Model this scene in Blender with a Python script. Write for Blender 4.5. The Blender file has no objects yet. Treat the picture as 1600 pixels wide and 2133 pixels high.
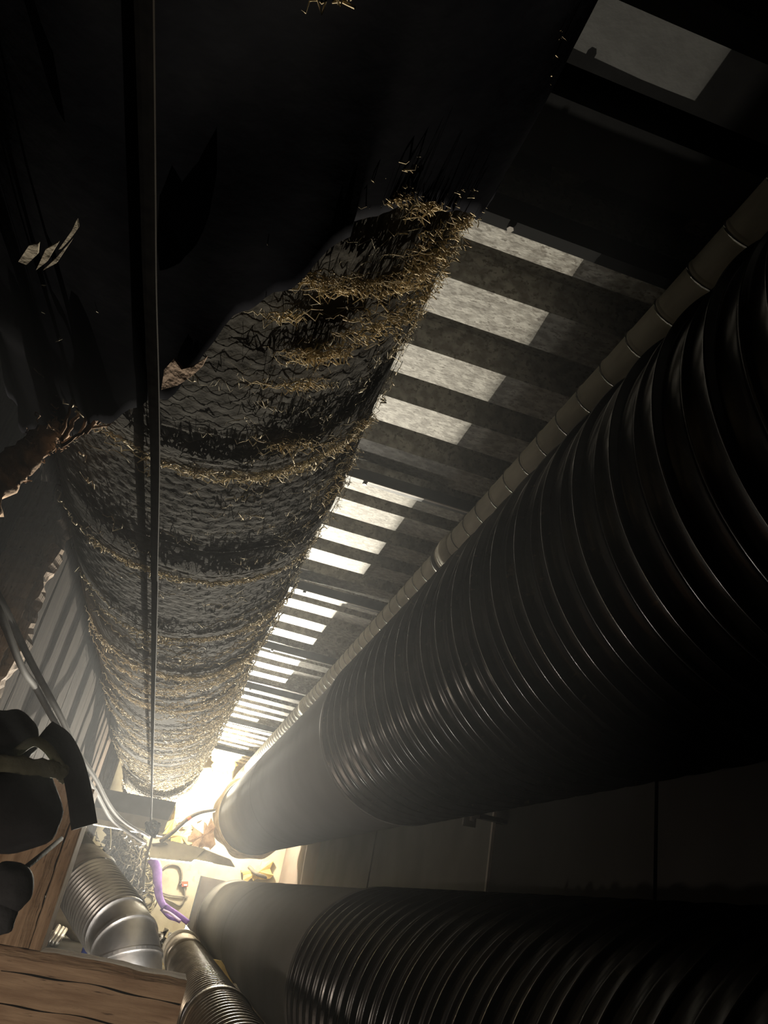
import bpy, math, random
import numpy as np

# ------------------------------------------------------------------ camera, world, lamps, exposure
S = bpy.context.scene
COL = S.collection
ZC = 1.7                                   # height of the camera above the floor; all shapes below are written relative to the camera
F = 1600.0
ya, pi_, ro = (math.radians(v) for v in (10.3212, 27.7527, 11.7802))
cy, sy, cp, sp, cr, sr = math.cos(ya), math.sin(ya), math.cos(pi_), math.sin(pi_), math.cos(ro), math.sin(ro)
ROLL = np.array([[cr, -sr, 0], [sr, cr, 0], [0, 0, 1]])
# rows: world X, Y (along the loft), Z (up) in camera axes (right, down, forward)
AX = np.stack([ROLL @ np.array([cy, sp * sy, cp * sy]), ROLL @ np.array([-sy, sp * cy, cp * cy]), ROLL @ np.array([0, -cp, sp])])

def look_matrix():
    from mathutils import Matrix
    r, d, f = AX[:, 0], AX[:, 1], AX[:, 2]
    m = Matrix(((r[0], -d[0], -f[0], 0), (r[1], -d[1], -f[1], 0), (r[2], -d[2], -f[2], ZC), (0, 0, 0, 1)))
    return m

cam_data = bpy.data.cameras.new('camera')
cam = bpy.data.objects.new('camera', cam_data); COL.objects.link(cam)
cam.matrix_world = look_matrix()
cam_data.sensor_fit = 'HORIZONTAL'; cam_data.sensor_width = 36.0
cam_data.lens = 36.0 * F / 1600.0
cam_data.clip_start = 0.02
S.camera = cam

world = bpy.data.worlds.new('World'); S.world = world; world.use_nodes = True
bg = world.node_tree.nodes['Background']
bg.inputs[0].default_value = (0.9, 0.95, 1.0, 1); bg.inputs[1].default_value = 0.0002

S.view_settings.view_transform = 'Standard'
S.view_settings.look = 'None'
S.view_settings.gamma = 1.0
S.view_settings.use_curve_mapping = False
S.view_settings.exposure = 3.0

from mathutils import Vector
def lamp(name, kind, loc, power, colour, radius, aim=None, cone=None, blend=0.5):
    d = bpy.data.lights.new(name, kind)
    d.energy = power; d.color = colour; d.shadow_soft_size = radius
    if kind == 'SPOT':
        d.spot_size = math.radians(cone); d.spot_blend = blend
    o = bpy.data.objects.new(name, d); COL.objects.link(o)
    o.location = (loc[0], loc[1], loc[2] + ZC)
    if aim is not None:
        v = Vector(aim) - Vector(loc)
        o.rotation_euler = v.to_track_quat('-Z', 'Y').to_euler()
    return o
LAMP = (0.5080, 9.0, -0.55)
lamp('floodlight_beam', 'SPOT', LAMP, 520, (1.0, 0.93, 0.78), 0.0035, (0.15, 6.0, 2.15), 77, 0.15)
lamp('end_bulb', 'POINT', (0.70, 9.40, 1.12), 30, (1.0, 0.90, 0.68), 0.03)
lamp('pipe_fill', 'SPOT', (0.57, 9.30, 1.02), 330, (1.0, 0.93, 0.76), 0.03, (0.48, 5.0, 1.55), 44, 0.6)  # added spot at the far end to brighten the white pipe
lamp('foil_rim_fill', 'SPOT', (0.34, 5.78, -0.34), 25, (1.0, 0.94, 0.84), 0.05, (-0.12, 4.62, -0.06), 60, 0.6)  # added unseen spot, brightens the right rim of the foil duct
lamp('foil_front_fill', 'SPOT', (0.22, 3.6, -0.46), 4.5, (1.0, 0.95, 0.88), 0.05, (-0.10, 4.65, -0.04), 56, 0.6)  # added unseen spot, brightens the front of the foil duct
lamp('hatch_bulb', 'POINT', (-0.56, 3.2, -0.22), 1.1, (1.0, 0.85, 0.70), 0.03)
lamp('hatch_lamp', 'SPOT', (-0.55, 0.6, -0.80), 7, (1.0, 0.80, 0.62), 0.12, (-0.30, 2.6, -0.35), 62, 0.9)

# ------------------------------------------------------------------ helpers
rng = np.random.default_rng(7)
random.seed(7)

def P(px, py, y):
    """point at loft depth y behind a pixel of the 1600x2133 photograph"""
    q = AX @ np.array([(px - 800) / F, (py - 1066.5) / F, 1.0])
    return q * (y / q[1])

def link(o, parent=None):
    COL.objects.link(o)
    if parent is not None: o.parent = parent
    return o

BASE = {}
def thing(name, label, cat, loc=(0, 0, 0), group=None, kind=None):
    o = bpy.data.objects.new(name, None); link(o)
    o.empty_display_size = 0.05
    o.location = (loc[0], loc[1], loc[2] + ZC)
    BASE[o] = np.array(loc, float)
    if label: o['label'] = label
    if cat: o['category'] = cat
    if group: o['group'] = group
    if kind: o['kind'] = kind
    return o

def mesh(name, v, f, m, parent=None, smooth=False, loc=None, label=None, cat=None, group=None, kind=None):
    v = np.asarray(v, float).reshape(-1, 3)
    if parent is not None:
        base = BASE[parent]
    else:
        base = np.array(loc if loc is not None else [v[:, 0].mean(), v[:, 1].mean(), v[:, 2].min()], float)
    me = bpy.data.meshes.new(name)
    if isinstance(f, np.ndarray):
        n, k = f.shape
        me.vertices.add(len(v)); me.vertices.foreach_set('co', (v - base).astype(np.float32).ravel())
        me.loops.add(n * k); me.loops.foreach_set('vertex_index', f.astype(np.int32).ravel())
        me.polygons.add(n); me.polygons.foreach_set('loop_start', np.arange(0, n * k, k, dtype=np.int32))
        me.update(calc_edges=True); me.validate()
    else:
        me.from_pydata([tuple(p) for p in (v - base)], [], [tuple(int(i) for i in q) for q in f]); me.update()
    if smooth:
        me.polygons.foreach_set('use_smooth', np.ones(len(me.polygons), bool))
    if m is not None: me.materials.append(m)
    o = bpy.data.objects.new(name, me); link(o, parent)
    if parent is None:
        o.location = (base[0], base[1], base[2] + ZC)
    BASE[o] = base
    if label: o['label'] = label
    if cat: o['category'] = cat
    if group: o['group'] = group
    if kind: o['kind'] = kind
    return o

def grid_faces(n, m, close_u=False, close_v=False):
    i, j = np.meshgrid(np.arange(n if close_u else n - 1), np.arange(m if close_v else m - 1), indexing='ij')
    i, j = i.ravel(), j.ravel(); i2, j2 = (i + 1) % n, (j + 1) % m
    return np.stack([i * m + j, i * m + j2, i2 * m + j2, i2 * m + j], 1)

class MB:
    def __init__(s): s.v = []; s.f = []; s.n = 0
    def add(s, v, f):
        v = np.asarray(v, float).reshape(-1, 3)
        s.v.append(v); s.f += [tuple(int(i) + s.n for i in q) for q in f]; s.n += len(v); return s
    def build(s, name, m, parent=None, **k):
        return mesh(name, np.concatenate(s.v), s.f, m, parent, **k)

def tube(path, r, sides=8, cap=True, flat=None, upv=(0, 0, 1)):
    """swept tube; flat=(a,b) makes an elliptical/strap section"""
    p = np.asarray(path, float); n = len(p)
    t = np.gradient(p, axis=0); t /= np.linalg.norm(t, axis=1)[:, None] + 1e-12
    a = np.cross(t, np.array(upv, float)); bad = np.linalg.norm(a, axis=1) < 1e-3
    a[bad] = np.cross(t[bad], np.array([1.0, 0, 0])); a /= np.linalg.norm(a, axis=1)[:, None]
    b = np.cross(a, t)
    r = np.broadcast_to(np.asarray(r, float), (n,))
    th = np.linspace(0, 2 * np.pi, sides, endpoint=False) + (np.pi / sides)
    fa, fb = flat if flat else (1, 1)
    v = p[:, None] + r[:, None, None] * (fa * np.cos(th)[None, :, None] * a[:, None] + fb * np.sin(th)[None, :, None] * b[:, None])
    f = [tuple(q) for q in grid_faces(n, sides, False, True)]
    if cap:
        f.append(tuple(range(sides))[::-1]); f.append(tuple(range((n - 1) * sides, n * sides)))
    return v.reshape(-1, 3), f

def spline(pts, n):
    p = np.asarray(pts, float); k = len(p)
    if k == 2: return p[0] + (p[1] - p[0]) * np.linspace(0, 1, n)[:, None]
    q = np.concatenate([[2 * p[0] - p[1]], p, [2 * p[-1] - p[-2]]])
    out = []
    for u in np.linspace(0, k - 1, n):
        i = min(int(u), k - 2); w = u - i
        a, b, c, d = q[i], q[i + 1], q[i + 2], q[i + 3]
        out.append(0.5 * (2 * b + (c - a) * w + (2 * a - 5 * b + 4 * c - d) * w * w + (3 * b - a - 3 * c + d) * w ** 3))
    return np.array(out)

def box(lo, hi):
    x0, y0, z0 = lo; x1, y1, z1 = hi
    v = [(x0, y0, z0), (x1, y0, z0), (x1, y1, z0), (x0, y1, z0), (x0, y0, z1), (x1, y0, z1), (x1, y1, z1), (x0, y1, z1)]
    return v, [(0, 3, 2, 1), (4, 5, 6, 7), (0, 1, 5, 4), (1, 2, 6, 5), (2, 3, 7, 6), (3, 0, 4, 7)]

def prism(poly, off):
    """polygon (n,3) extruded by vector off"""
    p = np.asarray(poly, float); n = len(p)
    v = np.concatenate([p, p + np.asarray(off, float)])
    f = [tuple(range(n))[::-1], tuple(range(n, 2 * n))] + [(i, (i + 1) % n, (i + 1) % n + n, i + n) for i in range(n)]
    return v, f

_w = [(rng.normal(size=3), rng.uniform(0, 6.28)) for _ in range(14)]
def wav(p, s):
    """smooth pseudo noise in about -1..1"""
    p = np.asarray(p, float) * s; out = 0
    for k, ph in _w: out = out + np.sin(p @ k * (1 + 0.6 * math.sin(ph * 7)) + ph)
    return out / 5.0

def timber(a, b, w, d, wdir, n=40, rough=0.006, bow=0.0, seed=0, ragged=0.0):
    """rough sawn timber from a to b, w wide along wdir, d deep; n sections, wavering arrises"""
    a, b = np.asarray(a, float), np.asarray(b, float)
    t = (b - a) / np.linalg.norm(b - a)
    u = np.asarray(wdir, float); u = u - t * (u @ t); u /= np.linalg.norm(u); q = np.cross(t, u)
    c = 0.12
    sec = [(-.5 + c, -.5), (0, -.5), (.5 - c, -.5), (.5, -.5 + c), (.5, 0), (.5, .5 - c), (.5 - c, .5), (0, .5), (-.5 + c, .5), (-.5, .5 - c), (-.5, 0), (-.5, -.5 + c)]
    cx = min(w, d) * 0.12
    sec = [(math.copysign(max(abs(x) * w - 0, 0), x), math.copysign(abs(y) * d, y)) for x, y in
           [(-.5 + cx / w, -.5), (0, -.5), (.5 - cx / w, -.5), (.5, -.5 + cx / d), (.5, 0), (.5, .5 - cx / d), (.5 - cx / w, .5), (0, .5), (-.5 + cx / w, .5), (-.5, .5 - cx / d), (-.5, 0), (-.5, -.5 + cx / d)]]
    v = []
    for i in range(n):
        s = i / (n - 1); p = a + (b - a) * s
        for k, (x, y) in enumerate(sec):
            e = wav([[s * 9 + seed * 3.1, k * 1.7, seed]], 1.3)[0] * rough + wav([[s * 40 + seed, k * 5.3, seed * 2]], 1.0)[0] * rough * 0.5
            g = 1 + e / max(w, d) * 2
            pos = p + u * x * g + q * y * g + u * bow * math.sin(s * 3.14)
            if ragged and i in (0, n - 1): pos = pos + t * rng.uniform(-ragged, ragged)
            v.append(pos)
    f = [tuple(z) for z in grid_faces(n, 12, False, True)]
    f.append(tuple(range(12))[::-1]); f.append(tuple(range((n - 1) * 12, n * 12)))
    return v, f

def lathe(cx, cz, ys, rs, seg=96, helix=0.0):
    """pipe along Y; helix shears the profile by that much per turn"""
    th = np.linspace(0, 2 * np.pi, seg + (1 if helix else 0), endpoint=bool(helix))
    ys, rs = np.asarray(ys, float), np.asarray(rs, float)
    Y = ys[:, None] + helix * th[None] / (2 * np.pi)
    v = np.stack([cx + rs[:, None] * np.sin(th)[None], Y, cz + rs[:, None] * np.cos(th)[None]], -1)
    return v.reshape(-1, 3), grid_faces(len(ys), len(th), False, not helix)

# ------------------------------------------------------------------ materials
def mat(name, c1, c2=None, rough=0.6, metal=0.0, scale=8.0, stretch=(1, 1, 1), bump=0.0, bscale=None, detail=6, lo=0.35, hi=0.65, spec=0.5, c3=None, spot=0.7, sheen=0.0):
    m = bpy.data.materials.new(name); m.use_nodes = True
    nt = m.node_tree; b = nt.nodes['Principled BSDF']
    b.inputs['Roughness'].default_value = rough; b.inputs['Metallic'].default_value = metal
    b.inputs['Specular IOR Level'].default_value = spec
    if sheen: b.inputs['Sheen Weight'].default_value = sheen
    tc = nt.nodes.new('ShaderNodeTexCoord'); mp = nt.nodes.new('ShaderNodeMapping')
    mp.inputs['Scale'].default_value = stretch
    nt.links.new(tc.outputs['Object'], mp.inputs['Vector'])
    if c2 is None: c2 = tuple(x * 0.7 for x in c1)
    n = nt.nodes.new('ShaderNodeTexNoise'); n.inputs['Scale'].default_value = scale; n.inputs['Detail'].default_value = detail
    nt.links.new(mp.outputs[0], n.inputs['Vector'])
    r = nt.nodes.new('ShaderNodeValToRGB')
    r.color_ramp.elements[0].position = lo; r.color_ramp.elements[0].color = (*c2, 1)
    r.color_ramp.elements[1].position = hi; r.color_ramp.elements[1].color = (*c1, 1)
    nt.links.new(n.outputs['Fac'], r.inputs['Fac'])
    col = r.outputs['Color']
    if c3 is not None:
        n3 = nt.nodes.new('ShaderNodeTexNoise'); n3.inputs['Scale'].default_value = scale * 2.7; n3.inputs['Detail'].default_value = 4
        nt.links.new(mp.outputs[0], n3.inputs['Vector'])
        r3 = nt.nodes.new('ShaderNodeValToRGB'); r3.color_ramp.elements[0].position = spot - 0.06; r3.color_ramp.elements[1].position = spot + 0.04
        nt.links.new(n3.outputs['Fac'], r3.inputs['Fac'])
        mx = nt.nodes.new('ShaderNodeMix'); mx.data_type = 'RGBA'
        nt.links.new(r3.outputs['Color'], mx.inputs['Factor']); nt.links.new(col, mx.inputs['A']); mx.inputs['B'].default_value = (*c3, 1)
        col = mx.outputs['Result']
    nt.links.new(col, b.inputs['Base Color'])
    if bump:
        nb = nt.nodes.new('ShaderNodeTexNoise'); nb.inputs['Scale'].default_value = bscale or scale * 3; nb.inputs['Detail'].default_value = 5
        nt.links.new(mp.outputs[0], nb.inputs['Vector'])
        bp = nt.nodes.new('ShaderNodeBump'); bp.inputs['Strength'].default_value = bump; bp.inputs['Distance'].default_value = 0.01
        nt.links.new(nb.outputs['Fac'], bp.inputs['Height']); nt.links.new(bp.outputs[0], b.inputs['Normal'])
    return m

M = {
    'deck': mat('galvanised_deck', (.46, .44, .39), (.24, .22, .185), .62, .15, 30, (1, 1.6, 1), .08, 90, lo=.40, hi=.60, c3=(.17, .15, .12), spot=.60),
    'deck_dim': mat('dim_light_deck', (.05, .049, .045), (.034, .033, .03), .75, 0, 16, bump=.05),  # deck copy darkened to paint in the weaker light of the near bays
    'steel': mat('dark_painted_steel', (.10, .105, .11), (.06, .062, .066), .55, .3, 14, bump=.05),
    'white_duct': mat('white_galvanised_duct', (.62, .58, .48), (.45, .42, .34), .65, .05, 10, (2, .6, 2), spec=.2),
    'seam': mat('dark_lock_seam', (.20, .19, .16), (.12, .11, .10), .5, .3, 10),
    'black_duct': mat('black_corrugated_duct', (.045, .043, .043), (.030, .028, .028), .27, .45, 9, (2, .5, 2), .03, c3=(.10, .08, .055), spot=.72),
    'grey_duct': mat('grey_sheet_duct', (.13, .125, .12), (.115, .112, .106), .85, 0, 5, spec=.1),
    'lag': mat('dusty_lagging', (.066, .058, .045), (.044, .038, .029), .95, 0, 18, (1, .6, 1), .12, 160, spec=.1),
    'wire': mat('rusty_wire', (.16, .135, .10), (.11, .09, .065), .7, .2, 40),
    'fibre': mat('golden_wool_fibre', (.74, .60, .37), (.50, .40, .25), .85, 0, 30, spec=.2),
    'strand': mat('pale_wool_strand', (.90, .79, .58), (.66, .56, .40), .85, 0, 30, spec=.2),
    'felt': mat('brown_felt', (.56, .40, .28), (.34, .23, .16), .95, 0, 16, (1, .5, 1), .6, 80, spec=.1),
    'plastic': mat('black_polythene', (.018, .018, .020), (.008, .008, .010), .9, 0, 6, bump=.12, bscale=14, spec=.0),
    'pale_cloth': mat('pale_torn_cloth', (.50, .42, .30), (.32, .26, .18), .9, 0, 14, bump=.3),
    'strap': mat('black_webbing', (.016, .015, .014), (.011, .01, .01), .9, 0, 60, spec=.0),
    'wood_z': mat('rough_timber_upright', (.42, .30, .20), (.25, .165, .10), .85, 0, 9, (5, 5, .6), .55, 30, c3=(.10, .065, .045), spot=.68),
    'wood_x': mat('rough_timber_level', (.44, .32, .215), (.27, .18, .115), .85, 0, 9, (.6, 5, 5), .55, 30, c3=(.10, .065, .045), spot=.70),
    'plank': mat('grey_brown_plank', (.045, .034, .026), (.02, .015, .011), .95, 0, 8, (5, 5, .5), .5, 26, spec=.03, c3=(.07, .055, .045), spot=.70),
    'hose': mat('grey_brown_hose', (.075, .062, .048), (.05, .04, .03), .8, 0, 20, spec=.1),
    'canvas': mat('dark_blue_canvas', (.020, .022, .028), (.012, .0135, .018), .85, 0, 14, bump=.3, bscale=60),
    'olive': mat('olive_webbing', (.30, .31, .23), (.19, .20, .15), .85, 0, 20, bump=.3, bscale=120),
    'bronze': mat('bronze_spiral_pipe', (.30, .255, .19), (.19, .16, .12), .36, .65, 12, (2, .5, 2), .06),
    'cuff': mat('pale_dusty_metal', (.52, .47, .38), (.38, .34, .27), .6, .2, 12),
    'alu': mat('aluminium_foil', (.90, .89, .88), (.74, .73, .72), .42, 1.0, 10, bump=.12, bscale=30),
    'plaster': mat('pale_plaster', (.44, .40, .31), (.32, .29, .22), .9, 0, 5, bump=.2, c3=(.34, .30, .22), spot=.66),
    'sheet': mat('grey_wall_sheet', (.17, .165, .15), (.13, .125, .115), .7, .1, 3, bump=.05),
    'steel_sheet': mat('dark_wall_sheet', (.05, .048, .045), (.035, .033, .03), .8, 0, 3),
    'steel_shade': mat('shade_black_steel', (.012, .012, .012), (.008, .008, .008), .9, 0, 8, spec=.1),  # purlin steel blackened so that the nearest one reads as unlit
    'brown_sheet': mat('brown_wall_sheet', (.20, .16, .14), (.15, .12, .105), .75, 0, 3, bump=.05),
    'concrete': mat('dusty_concrete', (.22, .21, .19), (.15, .14, .13), .95, 0, 4, bump=.2),
    'channel': mat('grey_steel_channel', (.17, .165, .16), (.13, .125, .12), .6, .2, 6, bump=.05),
    'channel_pale': mat('pale_channel_lip', (.50, .46, .42), (.40, .37, .33), .6, .1, 8),
    'white': mat('cream_white_metal', (.74, .68, .54), (.60, .55, .43), .5, 0, 8, c3=(.35, .25, .12), spot=.74),
    'mesh_dark': mat('dark_matted_netting', (.05, .043, .035), (.022, .019, .016), .95, 0, 14, bump=.8, bscale=40, c3=(.12, .10, .075), spot=.66),
    'cable': mat('straw_coloured_cable', (.22, .19, .12), (.14, .12, .075), .6, 0, 20),
    'cable_dark': mat('grey_rubber_cable', (.16, .14, .11), (.11, .095, .075), .6, 0, 20),
    'orange': mat('orange_tape', (.75, .20, .06), (.62, .15, .04), .5, 0, 10),
    'red': mat('red_label', (.62, .10, .05), (.52, .08, .04), .5, 0, 10),
    'label_white': mat('label_print_white', (.8, .75, .66), (.7, .66, .58), .6, 0, 10),
    'purple': mat('purple_webbing', (.17, .08, .34), (.11, .05, .24), .6, 0, 20, bump=.2, bscale=200),
    'lilac': mat('lilac_webbing_edge', (.48, .38, .56), (.40, .31, .48), .6, 0, 20),
    'cord': mat('white_cord', (.22, .20, .165), (.15, .135, .11), .8, 0, 30),
    'yellow': mat('yellow_foam', (.80, .62, .24), (.55, .40, .14), .9, 0, 9, bump=.5),
    'blue': mat('blue_plastic', (.04, .08, .45), (.03, .06, .35), .45, 0, 6),
    'dark_box': mat('dark_grey_plastic', (.10, .09, .085), (.075, .068, .064), .6, 0, 8),
    'bolt': mat('zinc_bolt', (.30, .28, .25), (.22, .2, .18), .45, .7, 20),
}

# ------------------------------------------------------------------ the loft: roof deck, walls, floor
YE = 10.2                                   # end wall
XL, XR = -0.70, 1.52
ceil = mesh('ceiling', *box((XL - .1, -1.6, 1.53), (XR + .2, YE + .1, 1.56)), M['steel'], kind='structure')
starts = [-1.35, -1.07, -.80, -.52, -.24, .03, .30, .655, .84, 1.090, 1.355, 1.633, 1.895, 2.162, 2.385, 2.609, 2.873, 3.133, 3.40, 3.62, 3.84, 4.115, 4.39, 4.66]
while starts[-1] < YE - .3: starts.append(starts[-1] + .27)
ends = [s + (.135 if i != 7 else .124) for i, s in enumerate(starts)]
purlin_y = [-.15, 1.080, 2.345, 3.55, 4.676, 5.82, 7.28, 8.96]
def sheet_bay(y0, y1, z, m):
    prof = []
    for s, e in zip(starts, ends):
        if s < y0 - .01 or s >= y1 - .01: continue
        prof += [(s - .012, z + .095), (s, z), (e, z), (e + .012, z + .095)]
    if not prof: return
    prof = [(min(prof[0][0], y0 - .04), z + .095)] + prof + [(max(prof[-1][0], y1 + .02), z + .095)]
    # thin folded sheet, cut into lengths across the loft so that its edge is not ruler straight
    xs = np.linspace(XL - .05, XR + .1, 9)
    n = len(prof); v = []
    for x in xs:
        for (y, zz) in prof: v.append((x, y, zz + .002 * math.sin(x * 5 + y * 3)))
    m0 = len(v)
    for x in xs:
        for (y, zz) in prof: v.append((x, y, zz + .004 + .002 * math.sin(x * 5 + y * 3)))
    g = grid_faces(len(xs), n); f = [tuple(q[::-1]) for q in g] + [tuple(q + m0) for q in g]
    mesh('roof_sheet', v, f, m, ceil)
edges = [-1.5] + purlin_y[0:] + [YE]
for a, b in zip(edges[:-1], edges[1:]): sheet_bay(a, b, 1.40, M['deck_dim'] if b < 1.2 else M['deck'])

# steel purlins under the deck, each with its bolts
ordinal = ['behind the camera', 'nearest to the camera', 'second from the camera', 'third from the camera', 'fourth from the camera',
           'fifth from the camera', 'sixth from the camera', 'seventh from the camera', 'last before the end wall']
for k, y in enumerate(purlin_y):
    if k == 0: continue
    t = thing('steel_purlin', f'dark steel purlin crossing under the roof deck, {ordinal[k]}', 'beam', (0.4, y, 1.34), 'steel purlins under the roof deck')
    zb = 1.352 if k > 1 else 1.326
    b = MB()
    b.add(*box((XL - .04, y - .0, zb), (XR + .05, y + .005, 1.398)))
    b.add(*box((XL - .04, y + .005, zb), (XR + .05, y + .026, zb + .005)))
    b.build('web', M['steel'] if k > 1 else M['steel_shade'], t)
    mesh('flange_edge', *box((XL - .04, y - .006, zb - .003), (XR + .05, y + .004, zb + .0005)), M['channel_pale'] if k > 1 else M['steel_shade'], t)
    for bx in (.34, .92):
        r = .008
        ring = [(bx + r * math.cos(q), y + .012 + r * math.sin(q), zb - .001) for q in np.linspace(0, 2 * np.pi, 6, endpoint=False)]
        mesh('bolt', *prism(ring, (0, 0, -.008)), M['bolt'], t)

# left wall: upright planks of uneven depth
wl = mesh('wall_left', *box((XL - .10, -1.6, -1.7), (XL - .06, YE, 1.52)), M['steel'], kind='structure')
y = 1.35; k = 0
while y < YE - .05:
    w = random.uniform(.20, .32)
    if 2.86 < y < 3.05: y += .16; continue
    w = min(w, YE - y)
    dx = random.uniform(-.018, .018)
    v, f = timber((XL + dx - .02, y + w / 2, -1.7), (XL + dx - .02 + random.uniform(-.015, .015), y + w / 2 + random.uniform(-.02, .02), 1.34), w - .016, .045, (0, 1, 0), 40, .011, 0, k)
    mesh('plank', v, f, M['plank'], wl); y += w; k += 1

# end wall: pale plaster
wb = mesh('wall_back', *box((XL - .1, YE, -1.7), (XR + .1, YE + .1, 1.52)), M['plaster'], kind='structure')
# right wall: sheet panels with upright joints
wr = mesh('wall_right', *box((XR + .02, -1.6, -1.7), (XR + .08, YE, 1.52)), M['steel'], kind='structure')
pe = [-1.6, -.2, 1.1, 2.35, 3.69, 5.93, 8.0, YE]
for i, (a, b) in enumerate(zip(pe[:-1], pe[1:])):
    off = (i % 2) * .006
    mesh('wall_panel', *box((XR - off, a + .006, -1.69), (XR + .018, b - .006, 1.33)), M['brown_sheet'] if i == 6 else M['steel_sheet'] if i < 4 else M['sheet'], wr)  # near panels darker than the far ones
mesh('joint_strip', *box((XR - .02, 3.68, -1.69), (XR - .004, 3.70, 1.33)), M['channel_pale'], wr)
fl = mesh('floor', *box((XL - .1, -1.6, -1.76), (XR + .1, YE + .1, -1.70)), M['concrete'], kind='structure')

# ------------------------------------------------------------------ insulated duct (left, overhead)
IC, IR = np.array([-.162, .941]), .330
ti = thing('insulated_duct', 'large round duct lagged with dusty wool under wire netting, left of the roof deck', 'duct', (IC[0], 5.0, IC[1] - IR))
def lag_r(Y, T):
    """radius of the lagging at loft depth Y and angle T from straight down (positive to the right)"""
    Y, T = np.broadcast_arrays(Y, T)
    q = np.stack([Y * 1.0, T * .9, Y * 0], -1)
    r = IR + .010 * wav(q, 2.2) + .006 * wav(q, 6.0)
    # smooth overlapping bands
    for y0, y1, h in BANDS:
        yy = Y + .018 * np.sin(T * 3 + y0 * 9) + .007 * np.sin(T * 11 + y0 * 5)
        up = 1 / (1 + np.exp(-(yy - y0) / .008)); dn = 1 / (1 + np.exp((yy - y1) / .004))
        r = r + h * up * dn
    return r
BANDS = [(1.07, 1.165, .005), (1.56, 1.70, .007), (2.08, 2.20, .006), (2.50, 2.66, .007), (3.15, 3.35, .007), (4.0, 4.25, .008), (5.0, 5.3, .008), (6.2, 6.5, .008), (7.3, 7.6, .008)]
def scales(Y, T):
    pitch, wid = .030, .036
    u = Y / pitch + .25 * np.sin(T * 2.1 + Y * 3); s = T * IR / wid + .1 * np.sin(Y * 5)
    k = np.floor(u); h = np.zeros_like(u)
    for j in (-2, -1, 0, 1):
        row = k + j; off = .5 * (np.mod(row, 2))
        c = np.round(s - off) + off
        du = u - row - .4; ds = s - c
        d2 = (du / 1.05) ** 2 + (ds / .62) ** 2
        hh = np.where(d2 < 1, np.sqrt(np.clip(1 - d2, 0, 1)) * .55 + .45 * np.clip(du + .8, 0, 1.6) * (1 - d2 * .4), 0)
        amp = .88 + .12 * np.sin(row * 12.9898 + c * 78.233)
        h = np.maximum(h, hh * amp)
    return h
ys = np.concatenate([np.arange(.25, 3.4, .0042), np.arange(3.4, 9.75, .012)])
ths = np.concatenate([np.linspace(-math.pi, -1.75, 10, endpoint=False), np.linspace(-1.75, 1.85, 236, endpoint=False), np.linspace(1.85, math.pi, 9, endpoint=False)])
YY, TT = np.meshgrid(ys, ths, indexing='ij')
inband = np.zeros_like(YY)
for y0, y1, h in BANDS:
    yy = YY + .018 * np.sin(TT * 3 + y0 * 9) + .007 * np.sin(TT * 11 + y0 * 5)
    inband = np.maximum(inband, ((yy > y0) & (yy < y1)).astype(float))
RR = lag_r(YY, TT)
fade = np.clip(wav(np.stack([YY * 1.6, TT * 1.3, YY * 0], -1), 1.5) * .3 + .95, .5, 1.1)
RR = RR + (1 - inband) * fade * .0050 * scales(YY, TT)
RR = RR + .0005 * rng.normal(size=RR.shape) * (1 - .7 * inband) * np.clip(YY / 2.5, .25, 1)
RR = np.minimum(RR, .40 + 0 * RR)
top = np.abs(TT) > 2.4
RR = np.where(top, np.minimum(RR, IR), RR)
def bend(Y):
    b = np.clip((Y - 6.8) / 3.0, 0, 1) ** 2
    return -.06 * b, -.02 * b
bx, bz = bend(YY)
V = np.stack([IC[0] + bx + RR * np.sin(TT), YY, IC[1] + bz - RR * np.cos(TT)], -1)
mesh('lagging', V.reshape(-1, 3), grid_faces(len(ys), len(ths), False, True), M['lag'], ti, smooth=True)
# closing discs at both ends of the lagging
for yy in (.25, 9.74):
    th = np.linspace(0, 2 * np.pi, 40, endpoint=False); b0, b1 = bend(np.array(yy))
    mesh('end_disc', [(IC[0] + b0 + .335 * math.sin(a), yy, IC[1] + b1 + .335 * math.cos(a)) for a in th], [tuple(range(40))], M['felt'], ti)
def on_lag(Y, T, off=0.0):
    Y, T = np.asarray(Y, float), np.asarray(T, float)
    r = lag_r(Y, T) + off; b0, b1 = bend(Y)
    return np.stack([IC[0] + b0 + r * np.sin(T), Y, IC[1] + b1 - r * np.cos(T)], -1)
# hexagonal wire netting
wv, wf, wn = [], [], 0
def fast_tube(path, r, sides=3):
    global wn
    p = np.asarray(path); t = np.gradient(p, axis=0); t /= np.linalg.norm(t, axis=1)[:, None] + 1e-9
    a = np.cross(t, np.array([.31, .52, .79])); a /= np.linalg.norm(a, axis=1)[:, None] + 1e-9; b = np.cross(t, a)
    th = np.arange(sides) * 2 * np.pi / sides
    r = np.broadcast_to(np.asarray(r, float), (len(p),))
    v = p[:, None] + r[:, None, None] * (np.cos(th)[None, :, None] * a[:, None] + np.sin(th)[None, :, None] * b[:, None])
    wv.append(v.reshape(-1, 3)); wf.append(grid_faces(len(p), sides, False, True) + wn); wn += len(p) * sides
pitch, wid = .030, .036
for row in range(int(.74 / pitch), int(4.2 / pitch)):
    T = np.arange(-1.6, 1.75, wid / IR / 2)
    zig = ((np.arange(len(T)) + row) % 2) * .55
    fast_tube(on_lag((row + .25 + zig * .8) * pitch, T, .0065), .0004)
mesh('wire_netting', np.concatenate(wv), np.concatenate(wf), M['wire'], ti, kind='stuff')
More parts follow.
